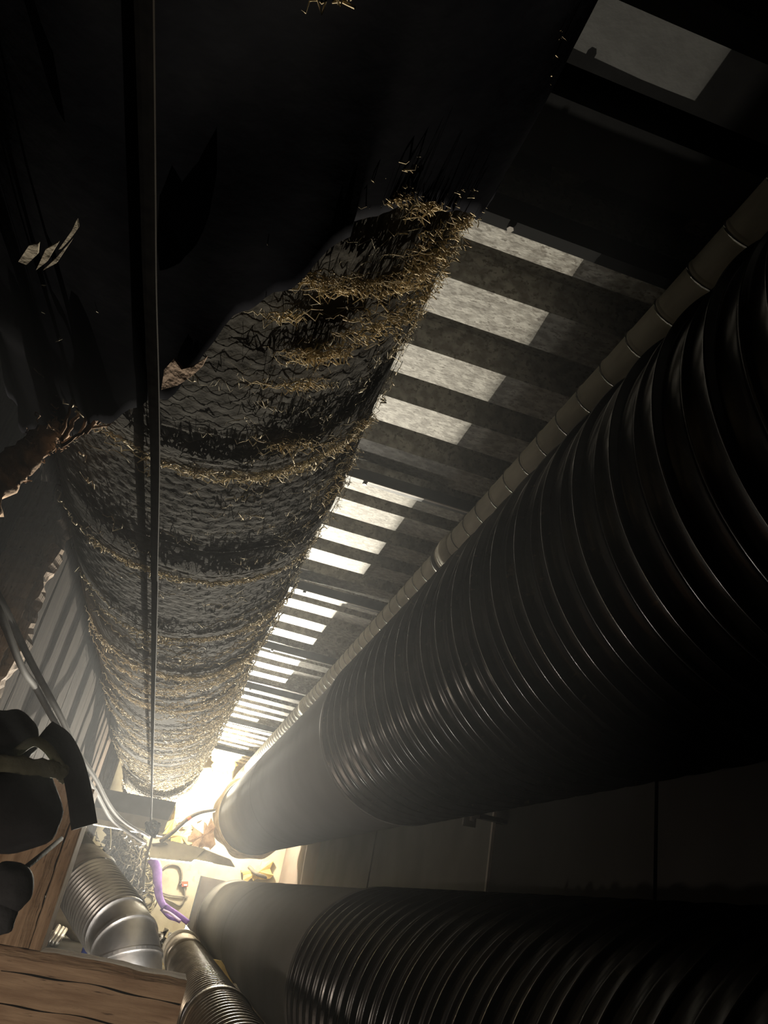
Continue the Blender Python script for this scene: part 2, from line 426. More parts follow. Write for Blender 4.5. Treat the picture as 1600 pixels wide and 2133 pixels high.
# loose wool strands caught on the netting: long wavy ones on the far half, tufts along the lit right flank
wv, wf, wn = [], [], 0
def strand(Y0, T0, dT, n, r, off, jit):
    T = T0 + np.linspace(0, dT, n) + rng.normal(0, .012, n)
    Yp = Y0 + np.cumsum(rng.normal(0, jit, n)) + .010 * np.sin(np.linspace(0, rng.uniform(4, 30), n) + rng.uniform(0, 6))
    o = off + np.abs(rng.normal(0, .006, n))
    taper = np.clip(np.minimum(np.arange(n), np.arange(n)[::-1]) / 3, .3, 1)
    fast_tube(on_lag(Yp, T, o), r * taper)
for i in range(1050):
    u = rng.uniform() ** .8
    Y0 = 1.95 + u * 7.4
    T0 = rng.triangular(-.95, 1.0, 1.5)
    L = rng.uniform(.08, .7)
    strand(Y0, T0 - L / 2, L, int(8 + L * 45), rng.uniform(.0011, .0022) * (1 + .12 * (Y0 - 2)), .014, .0035)
for y0, y1, h in BANDS:                       # ragged far edge of every smooth band
    for i in range(46):
        T0 = rng.triangular(-.8, .6, 1.45); L = rng.uniform(.1, .55)
        strand(y1 - .018 * math.sin(T0 * 3 + y0 * 9) + rng.normal(.008, .006), T0 - L / 2, L, int(10 + L * 40), rng.uniform(.0009, .0018), .012, .0022)
for i in range(330):                          # short curls on the nearer half, mostly on the right flank
    Y0 = rng.uniform(.62, 2.1); T0 = rng.triangular(-.1, 1.25, 1.6)
    strand(Y0, T0, rng.uniform(.02, .16), int(rng.integers(5, 10)), rng.uniform(.0004, .0010), .006, .0025)
for i in range(90):
    Y0 = rng.uniform(.75, 1.9); T0 = rng.uniform(-.6, 1.0)
    strand(Y0, T0, rng.uniform(.03, .14), int(rng.integers(5, 12)), rng.uniform(.0006, .0013), .009, .0025)
mesh('wool_strand', np.concatenate(wv), np.concatenate(wf), M['strand'], ti, kind='stuff', smooth=True)

# torn wool clumps: separate small parts where the photograph shows bright tufts
def tuft(px, py, wpx, hpx, n=26, mm='fibre'):
    global wv, wf, wn
    wv, wf, wn = [], [], 0
    for i in range(int(n * 1.1)):
        c = ray_lag(px + rng.normal(0, wpx), py + rng.normal(0, hpx))
        if c is None: continue
        k = int(rng.integers(6, 12)); Y0, T0 = c
        T = T0 + np.cumsum(rng.normal(0, .005, k)) + np.linspace(0, rng.uniform(-.16, .16), k)
        Yp = Y0 + np.cumsum(rng.normal(0, .0014, k))
        fast_tube(on_lag(Yp, T, .012 + np.abs(rng.normal(0, .007, k))), rng.uniform(.0005, .0015) * np.linspace(1, .3, k), 4)
    if wv: mesh('wool_tuft', np.concatenate(wv), np.concatenate(wf), M[mm], ti, kind='stuff', smooth=True)
def ray_lag(px, py):
    q = P(px, py, 1.0); a = q[0] ** 2 + q[2] ** 2; b = -2 * (q[0] * IC[0] + q[2] * IC[1]); R = IR + .012
    c = IC @ IC - R * R; d = b * b - 4 * a * c
    if d < 0: return None
    t = (-b - math.sqrt(d)) / (2 * a); p = q * t
    return p[1], math.atan2(p[0] - IC[0], IC[1] - p[2])
for a in [(800, 590, 38, 7), (870, 560, 24, 14), (720, 595, 34, 7), (905, 545, 22, 16), (660, 575, 16, 12), (890, 420, 16, 8), (812, 408, 9, 8), (640, 740, 26, 6), (690, 735, 26, 8), (610, 800, 30, 6),
          (820, 660, 45, 20, 40), (880, 600, 30, 25, 40), (600, 655, 22, 6, 10), (760, 690, 40, 14), (900, 510, 24, 14), (965, 455, 10, 9), (695, 930, 40, 5), (770, 885, 20, 10), (600, 925, 30, 5, 12),
          (720, 1000, 22, 26, 50), (690, 1060, 18, 26, 40), (660, 1150, 16, 6, 20), (722, 8, 5, 6, 4), (980, 378, 5, 6, 8), (790, 345, 8, 8, 8), (1150, 70, 5, 12, 8), (1125, 155, 6, 8, 6)]:
    tuft(*a)

# ------------------------------------------------------------------ black plastic sheeting around the near part
edge = sorted([(-1.9, 1.60), (-1.35, 1.55), (-1.0, 1.46), (-.78, 1.42), (-.45, 1.20), (-.25, 1.06), (-.03, .975), (.05, .90), (.13, .80), (.30, .71), (.42, .64), (.50, .59), (.62, .575), (.80, .58), (1.0, .62), (1.3, .70), (1.7, .72)])
et = np.array([e[0] for e in edge]); ey = np.array([e[1] for e in edge])
tt = np.concatenate([np.linspace(-1.9, 1.7, 150), ])
nv = 70; v = []
for i, T in enumerate(tt):
    yb = np.interp(T, et, ey) + (.012 * math.sin(T * 23) + .008 * math.sin(T * 51 + 1)) * (1 if T < .5 else .3)
    for j in range(nv):
        s = j / (nv - 1); Yp = -.6 + (yb + .6) * s
        loose = max(0, -T - .75) * .10
        r = float(lag_r(np.array(Yp), np.array(T))) + (.020 if T < .6 else .017) + loose + .009 * wav([[Yp * 1.6 + T, T * 2.2, .3]], 2.4)[0] + .004 * wav([[Yp * 2, T * 7, .9]], 3.0)[0] + .010 * s ** 12 * (1 + math.sin(T * 17)) * (T < .5)
        v.append((IC[0] + r * math.sin(T), Yp, IC[1] - r * math.cos(T)))
tp = thing('plastic_sheet', 'black plastic sheeting wrapped round the near end of the lagged duct, torn edge', 'plastic sheet', (IC[0], .2, IC[1] - .38))
sh = mesh('sheet', v, grid_faces(len(tt), nv), M['plastic'], tp, smooth=True)
so = sh.modifiers.new('thickness', 'SOLIDIFY'); so.thickness = .0025; so.offset = 1
# frayed threads hanging from the torn edge on the left
wv, wf, wn = [], [], 0
for pts, r in [([(130, 915), (165, 850), (170, 780)], .004), ([(128, 905), (150, 840), (172, 770)], .003), ([(128, 925), (165, 905), (180, 860), (190, 790), (215, 780)], .0035), ([(180, 900), (215, 850), (245, 790), (255, 765)], .005), ([(190, 880), (205, 865), (230, 800)], .006), ([(200, 885), (250, 845), (285, 815)], .002), ([(235, 880), (280, 850), (300, 815)], .004), ([(130, 930), (175, 900), (240, 880)], .003), ([(270, 850), (300, 835), (312, 822)], .002), ([(195, 790), (225, 778)], .004)]:
    pp = spline([P(x, y_, 1.32 + .03 * math.sin(x)) * .86 for x, y_ in pts], 16)
    fast_tube(pp + rng.normal(0, .0012, pp.shape), r * np.linspace(1, .5, 16), 5)
mesh('frayed_thread', np.concatenate(wv), np.concatenate(wf), M['felt'], tp, kind='stuff', smooth=True)
# small pale tears of the backing showing through near the top left
for poly in [[(122, 520), (150, 480), (160, 458), (163, 475), (145, 500), (128, 518)], [(38, 545), (60, 512), (80, 508), (78, 530), (55, 552)], [(75, 563), (95, 520), (122, 505), (98, 545)], [(90, 563), (115, 540), (150, 500), (118, 548)]]:
    q = [P(x, y_, 1.0) for x, y_ in poly]; z0 = float(np.mean([p[2] for p in q])) * .70
    q = [p * (z0 / p[2]) for p in q]
    mesh('torn_backing', *prism(q, (0, .001, .004)), M['pale_cloth'], tp)
# brown patch of backing at the plastic edge beside the strap
q = [P(x, y_, 1.0) for x, y_ in [(336, 812), (342, 770), (362, 748), (378, 770), (402, 764), (430, 745), (420, 765), (398, 785), (370, 803)]]
z0 = float(np.mean([p[2] for p in q])) * .84; q = [p * (z0 / p[2]) for p in q]
mesh('torn_backing', *prism(q, (.001, .001, .004)), M['felt'], tp)

# torn roll of brown felt, left
pp = spline([P(-60, 1060, 1.45) * .9, P(0, 1000, 1.45) * .9, P(60, 945, 1.42) * .9, P(120, 893, 1.38) * .9, P(140, 905, 1.38) * .9], 26)
vt, ft = tube(pp, np.linspace(.034, .012, 26) * (1 + .25 * rng.normal(size=26) * .6), 14)
vt = vt + .004 * rng.normal(size=vt.shape)
tf = thing('felt_roll', 'rolled brown felt edge sticking out at left under the black plastic', 'insulation', tuple(pp[10]))
mesh('roll', vt, ft, M['felt'], tf, smooth=True)
wv, wf, wn = [], [], 0
for i in range(60):
    k = 7; c = pp[int(rng.integers(10, 26))] + rng.normal(0, .014, 3)
    fast_tube(c + np.cumsum(rng.normal(0, .005, (k, 3)), 0), .0012, 3)
mesh('loose_fibre', np.concatenate(wv), np.concatenate(wf), M['felt'], tf, kind='stuff')

# ------------------------------------------------------------------ long strap under the lagged duct
path = []
for px, py in [(296, -150), (303, 150), (308, 400), (312, 600), (320, 820), (323, 1000), (321, 1200), (322, 1240), (318, 1500), (316, 1640), (314, 1728)]:
    q = P(px, py, 1.0); rho = math.hypot(q[0], q[2])
    q = q * (.535 / rho); path.append(q if q[1] < 6.9 else q * (6.9 / q[1]))
ps = spline(path, 90)
ts = thing('hanging_strap', 'long dark webbing strap running taut under the lagged duct to the knot', 'strap', tuple(ps[60]))
v, f = tube(ps, .0072, 8, True, (1.0, .28), (0, 0, 1)); mesh('webbing', v, f, M['strap'], ts)
edge_path = ps + np.array([.0070, 0, -.001])
v, f = tube(edge_path, .0009, 5); mesh('stitched_edge', v, f, M['hose'], ts)
kn = ps[-1]
b = MB()
for k in range(5):
    a = np.linspace(0, 2 * np.pi, 18)
    c = kn + rng.normal(0, .012, 3)
    b.add(*tube(np.stack([c[0] + .045 * np.cos(a + k), c[1] + .02 * np.sin(a * 1 + k), c[2] + .04 * np.sin(a)], -1), .010, 6, False))
b.build('knot', M['strap'], ts, smooth=True)

# ------------------------------------------------------------------ small white spiral duct
PC = (.735, 1.224); PR = .0625
tw = thing('spiral_pipe', 'slim cream white spiral seam pipe running along the top of the big ribbed duct', 'pipe', (PC[0], 5, PC[1] - PR))
pitch = .1125; prof_y, prof_r = [], []
y = -.6
while y < 10.1:
    prof_y += [y - .0015, y, y + .003, y + .008, y + .011, y + .0125, y + .06]; prof_r += [PR, PR, PR + .0016, PR + .0016, PR, PR, PR]; y += pitch
v, f = lathe(PC[0], PC[1], prof_y, prof_r, 40, pitch)
mesh('pipe_wall', v, f, M['white_duct'], tw, smooth=True)
# dark line of the lock seam itself
th = np.linspace(0, 2 * np.pi * 95, 95 * 26)
mesh('lock_seam', *tube(np.stack([PC[0] + (PR + .0012) * np.sin(th), -.6 + .0125 + pitch * th / (2 * np.pi), PC[1] + (PR + .0012) * np.cos(th)], -1), .0026, 4), M['seam'], tw)
for yc in (2.42, 2.50, 5.35):
    yy = [yc - .06, yc - .058, yc - .03, yc - .028, yc + .028, yc + .03, yc + .058, yc + .06] if yc != 2.50 else [yc - .012, yc - .011, yc - .004, yc - .002, yc + .002, yc + .004, yc + .011, yc + .012]
    rr = np.array([.000, .005, .005, .0075, .0075, .005, .005, .000]) + PR + .001 + (.003 if yc == 2.50 else 0)
    v, f = lathe(PC[0], PC[1], yy, rr, 40); mesh('coupling', v, f, M['white_duct'] if yc != 2.50 else M['seam'], tw, smooth=False)

# ------------------------------------------------------------------ big ribbed ducts
def ribbed(name, label, cx, cz, R, y0, yring, yend, pitch, sect):
    t = thing(name, label, 'duct', (cx, (y0 + yend) / 2, cz - R))
    py, pr = [], []; y = y0; k = 0
    while y < yring - .05:
        h = .017 if k % 2 == 0 else .009
        sharp = ((0, 0), (.36, .02), (.41, .25), (.44, .85), (.47, 1.0), (.51, 1.0), (.54, .85), (.57, .25), (.62, .02))
        broad = ((0, 0), (.22, .04), (.34, .35), (.42, .85), (.48, 1.0), (.54, .85), (.62, .35), (.74, .04), (.90, 0))
        for s, q in (sharp if k % 2 == 0 else broad):
            py.append(y + s * pitch); pr.append(R - .012 + h * q)
        y += pitch; k += 1
    py += [yring - .03]; pr += [R - .012]
    v, f = lathe(cx, cz, py, pr, 128); mesh('ribbed_wall', v, f, M['black_duct'], t, smooth=True)
    yy = [yring - .03, yring - .029, yring - .020, yring - .019, yring + .012, yring + .013, yring + .02]
    rr = [R - .012, R + .006, R + .006, R + .002, R + .002, R - .003, R - .003]
    v, f = lathe(cx, cz, yy, rr, 128); mesh('joint_ring', v, f, M['grey_duct'], t)
    # smooth part: sections joined by low lap seams
    ys_ = list(np.linspace(yring + .02, yend, sect + 1))
    for a, b in zip(ys_[:-1], ys_[1:]):
        yl = [a, a + .004] + list(np.linspace(a + .008, b - .04, 40)) + [b - .034, b - .030, b - .022, b]
        v, f = lathe(cx, cz, yl, [R - .006] * 43 + [R - .005, R - .003, R - .003], 128)
        mesh('smooth_section', v, f, M['grey_duct'], t, smooth=True)
    # end rim and closing plate
    v, f = lathe(cx, cz, [yend, yend + .001, yend + .02, yend + .021, yend + .021], [R - .003, R + .006, R + .006, R - .01, .001], 128); mesh('end_rim', v, f, M['grey_duct'], t)
    return t
D1 = (.9346, .784, .397); D2 = (1.053, -.253, .397)
t1 = ribbed('ribbed_duct', 'big black ribbed duct overhead on the right, below the slim white pipe', *D1, -.7, 3.45, 8.9, .0635, 2)
t2 = ribbed('ribbed_duct', 'lower big ribbed duct at the bottom of the picture, smooth rounded end', *D2, .3, 3.60, 9.75, .0635, 2)
# torn canvas sleeve between the upper duct and the end wall
th = np.linspace(0, 2 * np.pi, 72, endpoint=False)
v = []
for s in np.linspace(0, 1, 14):
    for k, a in enumerate(th):
        lim = 9.22 + .22 * wav([[math.sin(a) * 2, math.cos(a) * 2, .4]], 1.6)[0] + .06 * math.sin(a * 13)
        r = D1[2] + .010 + .035 * s + .012 * math.sin(a * 9 + s * 3) * s
        v.append((D1[0] + r * math.sin(a), 8.93 + (lim - 8.93) * s, D1[1] + r * math.cos(a)))
sl = mesh('canvas_sleeve', v, grid_faces(14, 72, False, True), M['pale_cloth'], t1, smooth=True)
sl.modifiers.new('thickness', 'SOLIDIFY').thickness = .006
# square flange plate at the far end of the lower duct
b = MB(); b.add(*box((D2[0] - .46, 9.80, D2[1] - .44), (D2[0] + .44, 9.83, D2[1] + .36)))
b.build('flange_plate', M['dark_box'], t2)
b = MB(); b.add(*box((D2[0] - .475, 9.785, D2[1] - .44), (D2[0] - .455, 9.835, D2[1] + .36)))
b.build('flange_edge', M['steel'], t2)
# small hanger bracket on the joint of the upper duct
c = P(882, 1727, 3.5)
tb = thing('hanger_bracket', 'small shiny clamp with bolt heads between the two big ribbed ducts', 'bracket', (1.42, 3.55, .47))
b = MB(); b.add(*box((1.30, 3.50, .50), (1.36, 3.60, .53))); b.add(*box((1.30, 3.54, .46), (1.36, 3.56, .53))); b.build('clamp', M['bolt'], tb)
mesh('rail', *box((1.36, 3.53, .505), (XR - .008, 3.57, .525)), M['steel'], tb)
for dy in (3.515, 3.585):
    ring = [(1.33 + .012 * math.cos(q), dy + .012 * math.sin(q), .50) for q in np.linspace(0, 2 * np.pi, 6, endpoint=False)]
    mesh('bolt', *prism(ring, (0, 0, -.018)), M['bolt'], tb)

# ------------------------------------------------------------------ small bronze spiral pipe, bottom
BC, BR = (.313, -.342), .098
tz = thing('bronze_pipe', 'small bronze brown ribbed pipe at the bottom beside the timber beam', 'pipe', (BC[0], 3.2, BC[1] - BR))
py, pr = [], []; y = .5
while y < 4.55:
    py += [y, y + .006, y + .013, y + .018, y + .040]; pr += [BR - .004, BR + .003, BR + .003, BR - .004, BR - .004]; y += .046
v, f = lathe(*BC, py, pr, 56, .046); mesh('pipe_wall', v, f, M['bronze'], tz, smooth=True)
v, f = lathe(*BC, [4.5, 4.502, 4.80, 4.802, 5.16, 5.162], [BR - .004, BR + .006, BR + .006, BR + .002, BR + .002, BR - .01], 56); mesh('sleeve', v, f, M['bronze'], tz, smooth=False)
v, f = lathe(*BC, [5.12, 5.121, 5.26, 5.27, 5.27], [BR, BR + .012, BR + .012, BR + .004, .001], 56); mesh('end_cap', v, f, M['cuff'], tz, smooth=False)
v, f = lathe(*BC, [2.60, 2.602, 2.66, 2.662], [BR, BR + .007, BR + .007, BR], 56); mesh('pipe_band', v, f, M['bronze'], tz)

# ------------------------------------------------------------------ aluminium flexible duct seen through the timber frame
a0, a1, a2, a3 = P(150, 1772, 5.3), P(166, 1815, 5.1), P(245, 1935, 4.6), P(285, 1990, 4.5)
dirn = (a2 - a1) / np.linalg.norm(a2 - a1)
ta = thing('foil_duct', 'shiny aluminium flexible duct slanting down behind the timber frame', 'duct', tuple(a2))
AR = .160
def along(a, b, prof, seg=48):
    """prof: list of (0..1 along a-b, radius)"""
    a, b = np.asarray(a), np.asarray(b); t = (b - a) / np.linalg.norm(b - a)
    u = np.cross(t, [0, 1.0, .2]); u /= np.linalg.norm(u); w = np.cross(t, u); th = np.linspace(0, 2 * np.pi, seg, endpoint=False)
    v = [a + (b - a) * s + r * (math.cos(q) * u + math.sin(q) * w) for s, r in prof for q in th]
    return np.array(v), grid_faces(len(prof), seg, False, True)
pr = []
n = 13
for k in range(n):
    for s, h in ((0, 0), (.25, .002), (.45, .012), (.55, .014), (.70, .010), (.85, .002)): pr.append(((k + s) / n, AR - .006 + h))
pr.append((1, AR - .006))
c1 = a1 + (a2 - a1) * .30; c2 = a1 + (a2 - a1) * .98
v, f = along(c1, c2, pr); v = v + .0025 * np.stack([wav(v, 9), wav(v + 5, 9), wav(v + 9, 9)], 1); mesh('ribbed_hose', v, f, M['alu'], ta, smooth=True)
v, f = along(a1 - (a2 - a1) * .02, c1 + (c2 - c1) * .03, [(s, AR * (.96 + .07 * s) + .006 * math.sin(s * 19)) for s in np.linspace(0, 1, 14)])
v = v + .008 * np.stack([wav(v, 16), wav(v + 3, 16), wav(v + 7, 16)], 1); mesh('foil_cuff', v, f, M['alu'], ta, smooth=True)
v, f = along(a1 - (a2 - a1) * .45, a1 + (a2 - a1) * .04, [(0, AR * .88), (.98, AR * .90), (1, AR * .85)]); mesh('grey_collar', v, f, M['channel'], ta, smooth=True)
# lower elbow, in smooth segments
e0 = c2; d0 = dirn; d1_ = np.array([.12, .05, -1.0]); d1_ /= np.linalg.norm(d1_)
pe = spline([e0 - d0 * .03, e0 + d0 * .05, e0 + d0 * .13 + d1_ * .01, e0 + d0 * .20 + d1_ * .06, e0 + d0 * .24 + d1_ * .16, e0 + d0 * .25 + d1_ * .34, e0 + d0 * .25 + d1_ * .62], 34)
v, f = tube(pe, AR - .004, 40); mesh('elbow', v, f, M['alu'], ta, smooth=True)
for k in (3, 10, 16, 22):
    tdir = pe[k + 1] - pe[k]; tdir /= np.linalg.norm(tdir)
    v, f = tube([pe[k] - tdir * .008, pe[k] + tdir * .008], AR + .0035, 40); mesh('elbow_seam', v, f, M['alu'], ta)

# ------------------------------------------------------------------ timber hatch frame, lower left
YF = 2.6
pb = [P(52, 1982, YF), P(350, 2045, YF)]
tb_ = thing('timber_beam', 'rough sawn level timber beam along the bottom left edge', 'beam', tuple(P(150, 2100, YF)))
zt = pb[0][2] + .004
v, f = timber((-.75, YF + .08, zt - .16), (.195, YF + .08, zt - .155), .17, .32, (0, 1, 0), 60, .005, 0, 3); mesh('beam', v, f, M['wood_x'], tb_)
xs = np.linspace(-.30, .19, 40)
b = MB()                                       # long splits in the front face
for z0, r, s in ((-.055, .0014, 1), (-.13, .0011, 2), (-.215, .0012, 5)):
    b.add(*tube(np.stack([xs, YF - .006 + 0 * xs, zt + z0 - .06 * (xs + .1) * 0 + .008 * wav(np.stack([xs * 9, xs * 0 + s, xs * 0], 1), 1.3)], -1), r * (1 + .6 * np.sin(xs * 31 + s)), 6))
b.build('split', M['strap'], tb_)
tpst = thing('timber_post', 'rough sawn timber post at the left edge, standing on the level beam', 'post', tuple(P(60, 1950, YF)))
xr = P(131, 1750, YF)[0]
ztop = P(150, 1625, YF)[2]
v, f = timber((xr - .115, YF + .085, zt + .002), (xr - .120, YF + .085, ztop), .23, .17, (1, 0, 0), 50, .005, 0, 9); mesh('post', v, f, M['wood_z'], tpst)
xe = P(162, 1750, YF)[0]
v, f = timber(((xr + xe) / 2 + .003, YF + .10, zt + .002), ((xr + xe) / 2, YF + .10, ztop - .01), xe - xr - .006, .16, (1, 0, 0), 50, .003, 0, 14); mesh('facing_strip', v, f, M['wood_z'], tpst)
# rough near post further up, bark left on its edge
rp = P(58, 1260, 2.35)
v, f = timber((rp[0] - .068, 2.42, P(0, 1500, 2.35)[2] - .02), (rp[0] - .072, 2.42, 1.02), .13, .13, (1, 0, 0), 46, .022, .01, 21, .02)
mesh('bark_post', v, f, M['wood_z'], label='split rough post with bark edge at the far left above the rucksack', cat='post')

# ------------------------------------------------------------------ two hoses hanging on the left
for k, (pts, lab) in enumerate([([(-60, 1150, 1.5), (0, 1258, 1.7), (60, 1375, 2.0), (110, 1470, 2.3), (165, 1570, 2.8), (205, 1635, 3.3), (235, 1690, 3.9), (275, 1722, 4.4), (312, 1745, 4.9)], 'upper of the two brown hoses slanting down in front of the left planks'),
                                ([(-60, 1170, 1.5), (0, 1275, 1.7), (45, 1390, 2.0), (80, 1440, 2.25), (130, 1530, 2.6), (180, 1620, 3.2), (215, 1675, 3.8), (240, 1715, 4.3), (300, 1755, 4.8)], 'lower of the two brown hoses slanting down in front of the left planks')]):
    pp = spline([P(*q) for q in pts], 60); pp = pp + .004 * np.stack([wav(pp + k, 7), 0 * pp[:, 0], wav(pp + 4 + k, 7)], 1)
    v, f = tube(pp, .0085, 10); mesh('hose', v, f, M['hose'], smooth=True, label=lab, cat='hose', group='brown hoses on the left')

# ------------------------------------------------------------------ dark rucksack and bundle hanging in front of the post
def blob(c, ax, n=26, m_=18, lump=.12, seed=0, sq=1.0):
    th, ph = np.meshgrid(np.linspace(0, 2 * np.pi, n, endpoint=False), np.linspace(.02, np.pi - .02, m_), indexing='ij')
    d = np.stack([np.sin(ph) * np.cos(th), np.sin(ph) * np.sin(th), np.cos(ph)], -1)
    e = np.sign(d) * np.abs(d) ** sq
    r = 1 + lump * wav(d.reshape(-1, 3) + seed, 2.2).reshape(n, m_)
    return (np.asarray(c) + (e * r[..., None]).reshape(-1, 3) @ np.asarray(ax)), grid_faces(n, m_, True, False)
YB = 1.75
def axes(px, py, hw, hh, deep, y=YB, tilt=0.0):
    """half axes spanning pixel half widths at depth y, along picture right/up and depth"""
    c = P(px, py, y); rgt = P(px + hw * math.cos(tilt), py + hw * math.sin(tilt), y) - c; upv = P(px + hh * math.sin(tilt), py - hh * math.cos(tilt), y) - c
    return c, np.stack([rgt, np.array([0, deep, 0]), upv])
tr = thing('rucksack', 'dark blue canvas rucksack with olive band hanging at the left edge', 'rucksack', tuple(P(40, 1770, YB)))
c, ax = axes(35, 1685, 95, 92, .055, tilt=-.25); v, f = blob(c, ax, lump=.10, seed=1, sq=.85); mesh('body', v, f, M['canvas'], tr, smooth=True)
c, ax = axes(20, 1540, 62, 62, .04, tilt=.5); v, f = blob(c, ax, lump=.25, seed=4, sq=.9); mesh('flap', v, f, M['canvas'], tr, smooth=True)
pp = spline([P(-40, 1590, YB - .07), P(20, 1592, YB - .075), P(80, 1598, YB - .07), P(125, 1606, YB - .05), P(140, 1620, YB - .02)], 24)
v, f = tube(pp, .0155, 12, True, (1, .45), (0, 1, 0)); v = v + .0012 * rng.normal(size=v.shape); mesh('olive_band', v, f, M['olive'], tr, smooth=True, label='olive green folded canvas band')
pp = spline([P(95, 1520, YB - .02), P(128, 1545, YB - .03), P(150, 1590, YB - .035), P(165, 1650, YB - .04), P(176, 1722, YB - .04)], 24)
v, f = tube(pp, np.linspace(.021, .025, 24), 12, True, (1, .25), (0, 1, 0)); mesh('shoulder_strap', v, f, M['canvas'], tr, smooth=False)
pp = spline([P(30, 1570, YB - .05), P(70, 1545, YB - .06), P(100, 1560, YB - .06), P(128, 1600, YB - .05)], 16)
v, f = tube(pp, .010, 8, True, (1, .5), (0, 1, 0)); mesh('side_strap', v, f, M['olive'], tr, smooth=True)
tk = thing('cloth_bundle', 'small black rounded bundle with thin cord below the rucksack', 'bundle', tuple(P(15, 1930, YB)))
c, ax = axes(22, 1848, 46, 52, .04, tilt=.2); v, f = blob(c, ax, lump=.10, seed=7, sq=.9); mesh('bundle', v, f, M['canvas'], tk, smooth=True)
c, ax = axes(-8, 1905, 42, 48, .03, tilt=.1); v, f = blob(c, ax, lump=.12, seed=9, sq=.9); mesh('tail', v, f, M['canvas'], tk, smooth=True)
pp = spline([P(52, 1808, YB), P(80, 1786, YB + .1), P(112, 1760, YB + .3), P(128, 1747, YB + .55)], 16); v, f = tube(pp, .0055, 8); mesh('cord', v, f, M['canvas'], tk, smooth=True)

# ------------------------------------------------------------------ far end, below the lagged duct
def quad_box(pts, y, off):
    return prism([P(px, py, y) for px, py in pts], off)
tc_ = thing('steel_channel', 'grey steel channel section lying level below the far end of the lagged duct', 'beam', tuple(P(280, 1740, 7.2)))
mesh('upper_face', *quad_box([(186, 1637), (368, 1671), (350, 1709), (190, 1680)], 7.2, (0, .10, 0)), M['channel'], tc_)
mesh('lower_face', *quad_box([(190, 1680), (350, 1709), (340, 1735), (192, 1703)], 7.18, (0, .10, 0)), M['channel_pale'], tc_)
mesh('bottom_lip', *quad_box([(192, 1703), (340, 1735), (338, 1742), (192, 1716)], 7.12, (0, .2, 0)), M['white'], tc_)
# heap of dark netting on the end wall
v = []; n1, n2 = 60, 44
for i in range(n1):
    for j in range(n2):
        px = 230 + (290 - 230) * i / (n1 - 1); py = 1722 + (1895 - 1722) * j / (n2 - 1) + (i / n1) * 18
        q = P(px, py, 9.6); d = .10 * wav([q * 1.0], 5)[0] + .05 * wav([q], 17)[0] + .03 * rng.normal()
        v.append(q + np.array([.02 * rng.normal(), d, .02 * rng.normal()]))
tn = thing('dark_netting', 'dark matted netting heaped against the end wall behind the aluminium duct', 'netting', tuple(P(235, 1890, 9.6)))
nm = mesh('matted_net', v, grid_faces(n1, n2), M['mesh_dark'], tn); nm.modifiers.new('thickness', 'SOLIDIFY').thickness = .06
wv, wf, wn = [], [], 0
for i in range(70):
    q = P(rng.uniform(215, 290), rng.uniform(1745, 1870), 9.4); k = 12
    fast_tube(q + np.cumsum(rng.normal(0, .025, (k, 3)), 0), .006, 4)
mesh('loose_twine', np.concatenate(wv), np.concatenate(wf), M['cable_dark'], tn, kind='stuff')
# white trunking
tt_ = thing('cable_trunking', 'white metal cable trunking length lying level right of the strap knot', 'trunking', tuple(P(360, 1790, 7.6)))
mesh('trunking_body', *quad_box([(314, 1757), (360, 1752), (428, 1768), (404, 1792), (312, 1781)], 7.6, (0, .14, 0)), M['white'], tt_)
mesh('trunking_lid', *quad_box([(312, 1781), (404, 1791), (398, 1796), (314, 1787)], 7.58, (0, .16, -.006)), M['white'], tt_)
mesh('open_mouth', *quad_box([(316, 1757), (345, 1754), (350, 1759), (318, 1762)], 7.57, (0, .04, 0)), M['cable_dark'], tt_)
mesh('end_piece', *quad_box([(402, 1790), (424, 1768), (480, 1790), (490, 1806)], 7.72, (0, .12, 0)), M['cuff'], tt_)
# cable with orange tape
pp = spline([P(335, 1752, 7.5), P(362, 1732, 7.6), P(390, 1707, 7.7), P(415, 1694, 7.9), P(446, 1688, 8.3)], 30)
tq = thing('power_cable', 'thick grey cable with orange tape curving up to the upper duct', 'cable', tuple(pp[0]))
v, f = tube(pp, .018, 10); mesh('cable', v, f, M['cable_dark'], tq, smooth=True)
v, f = tube(pp[14:17], .020, 10); mesh('tape', v, f, M['orange'], tq, label='orange tape wrap')
# tangle of straw cable
b = MB()
for k in range(22):
    c = P(rng.normal(308, 8), rng.uniform(1792, 1882), 10.15); a = np.linspace(0, 2 * np.pi * rng.uniform(.6, 1.2), 22)
    r1, r2 = rng.uniform(.05, .12), rng.uniform(.06, .16); tl = rng.uniform(0, 3)
    x = r1 * np.cos(a); z = r2 * np.sin(a)
    b.add(*tube(np.stack([c[0] + x * math.cos(tl) - z * math.sin(tl), c[1] + .05 * np.sin(a + k), c[2] + x * math.sin(tl) + z * math.cos(tl)], -1), .0085, 6))
b.build('cable_tangle', M['cable'], label='tangled bunch of straw coloured cable hanging left of the purple sling', cat='cable', smooth=True)
for pts, lab, r in [([(338, 1812), (352, 1802), (372, 1804), (379, 1822), (374, 1845)], 'upper loop of brown cable bulging right of the purple sling', .012),
                    ([(335, 1868), (360, 1880), (375, 1886), (385, 1872), (383, 1850), (378, 1840)], 'lower loop of brown cable closing under the red label', .010),
                    ([(332, 1857), (350, 1864), (372, 1867), (392, 1868)], 'thin level brown cable crossing below the red label', .008)]:
    v, f = tube(spline([P(x, y_, 10.18) for x, y_ in pts], 30), r * 1.1, 8); mesh('brown_cable', v, f, M['cable_dark'], smooth=True, label=lab, cat='cable', group='brown cable loops at the end wall')
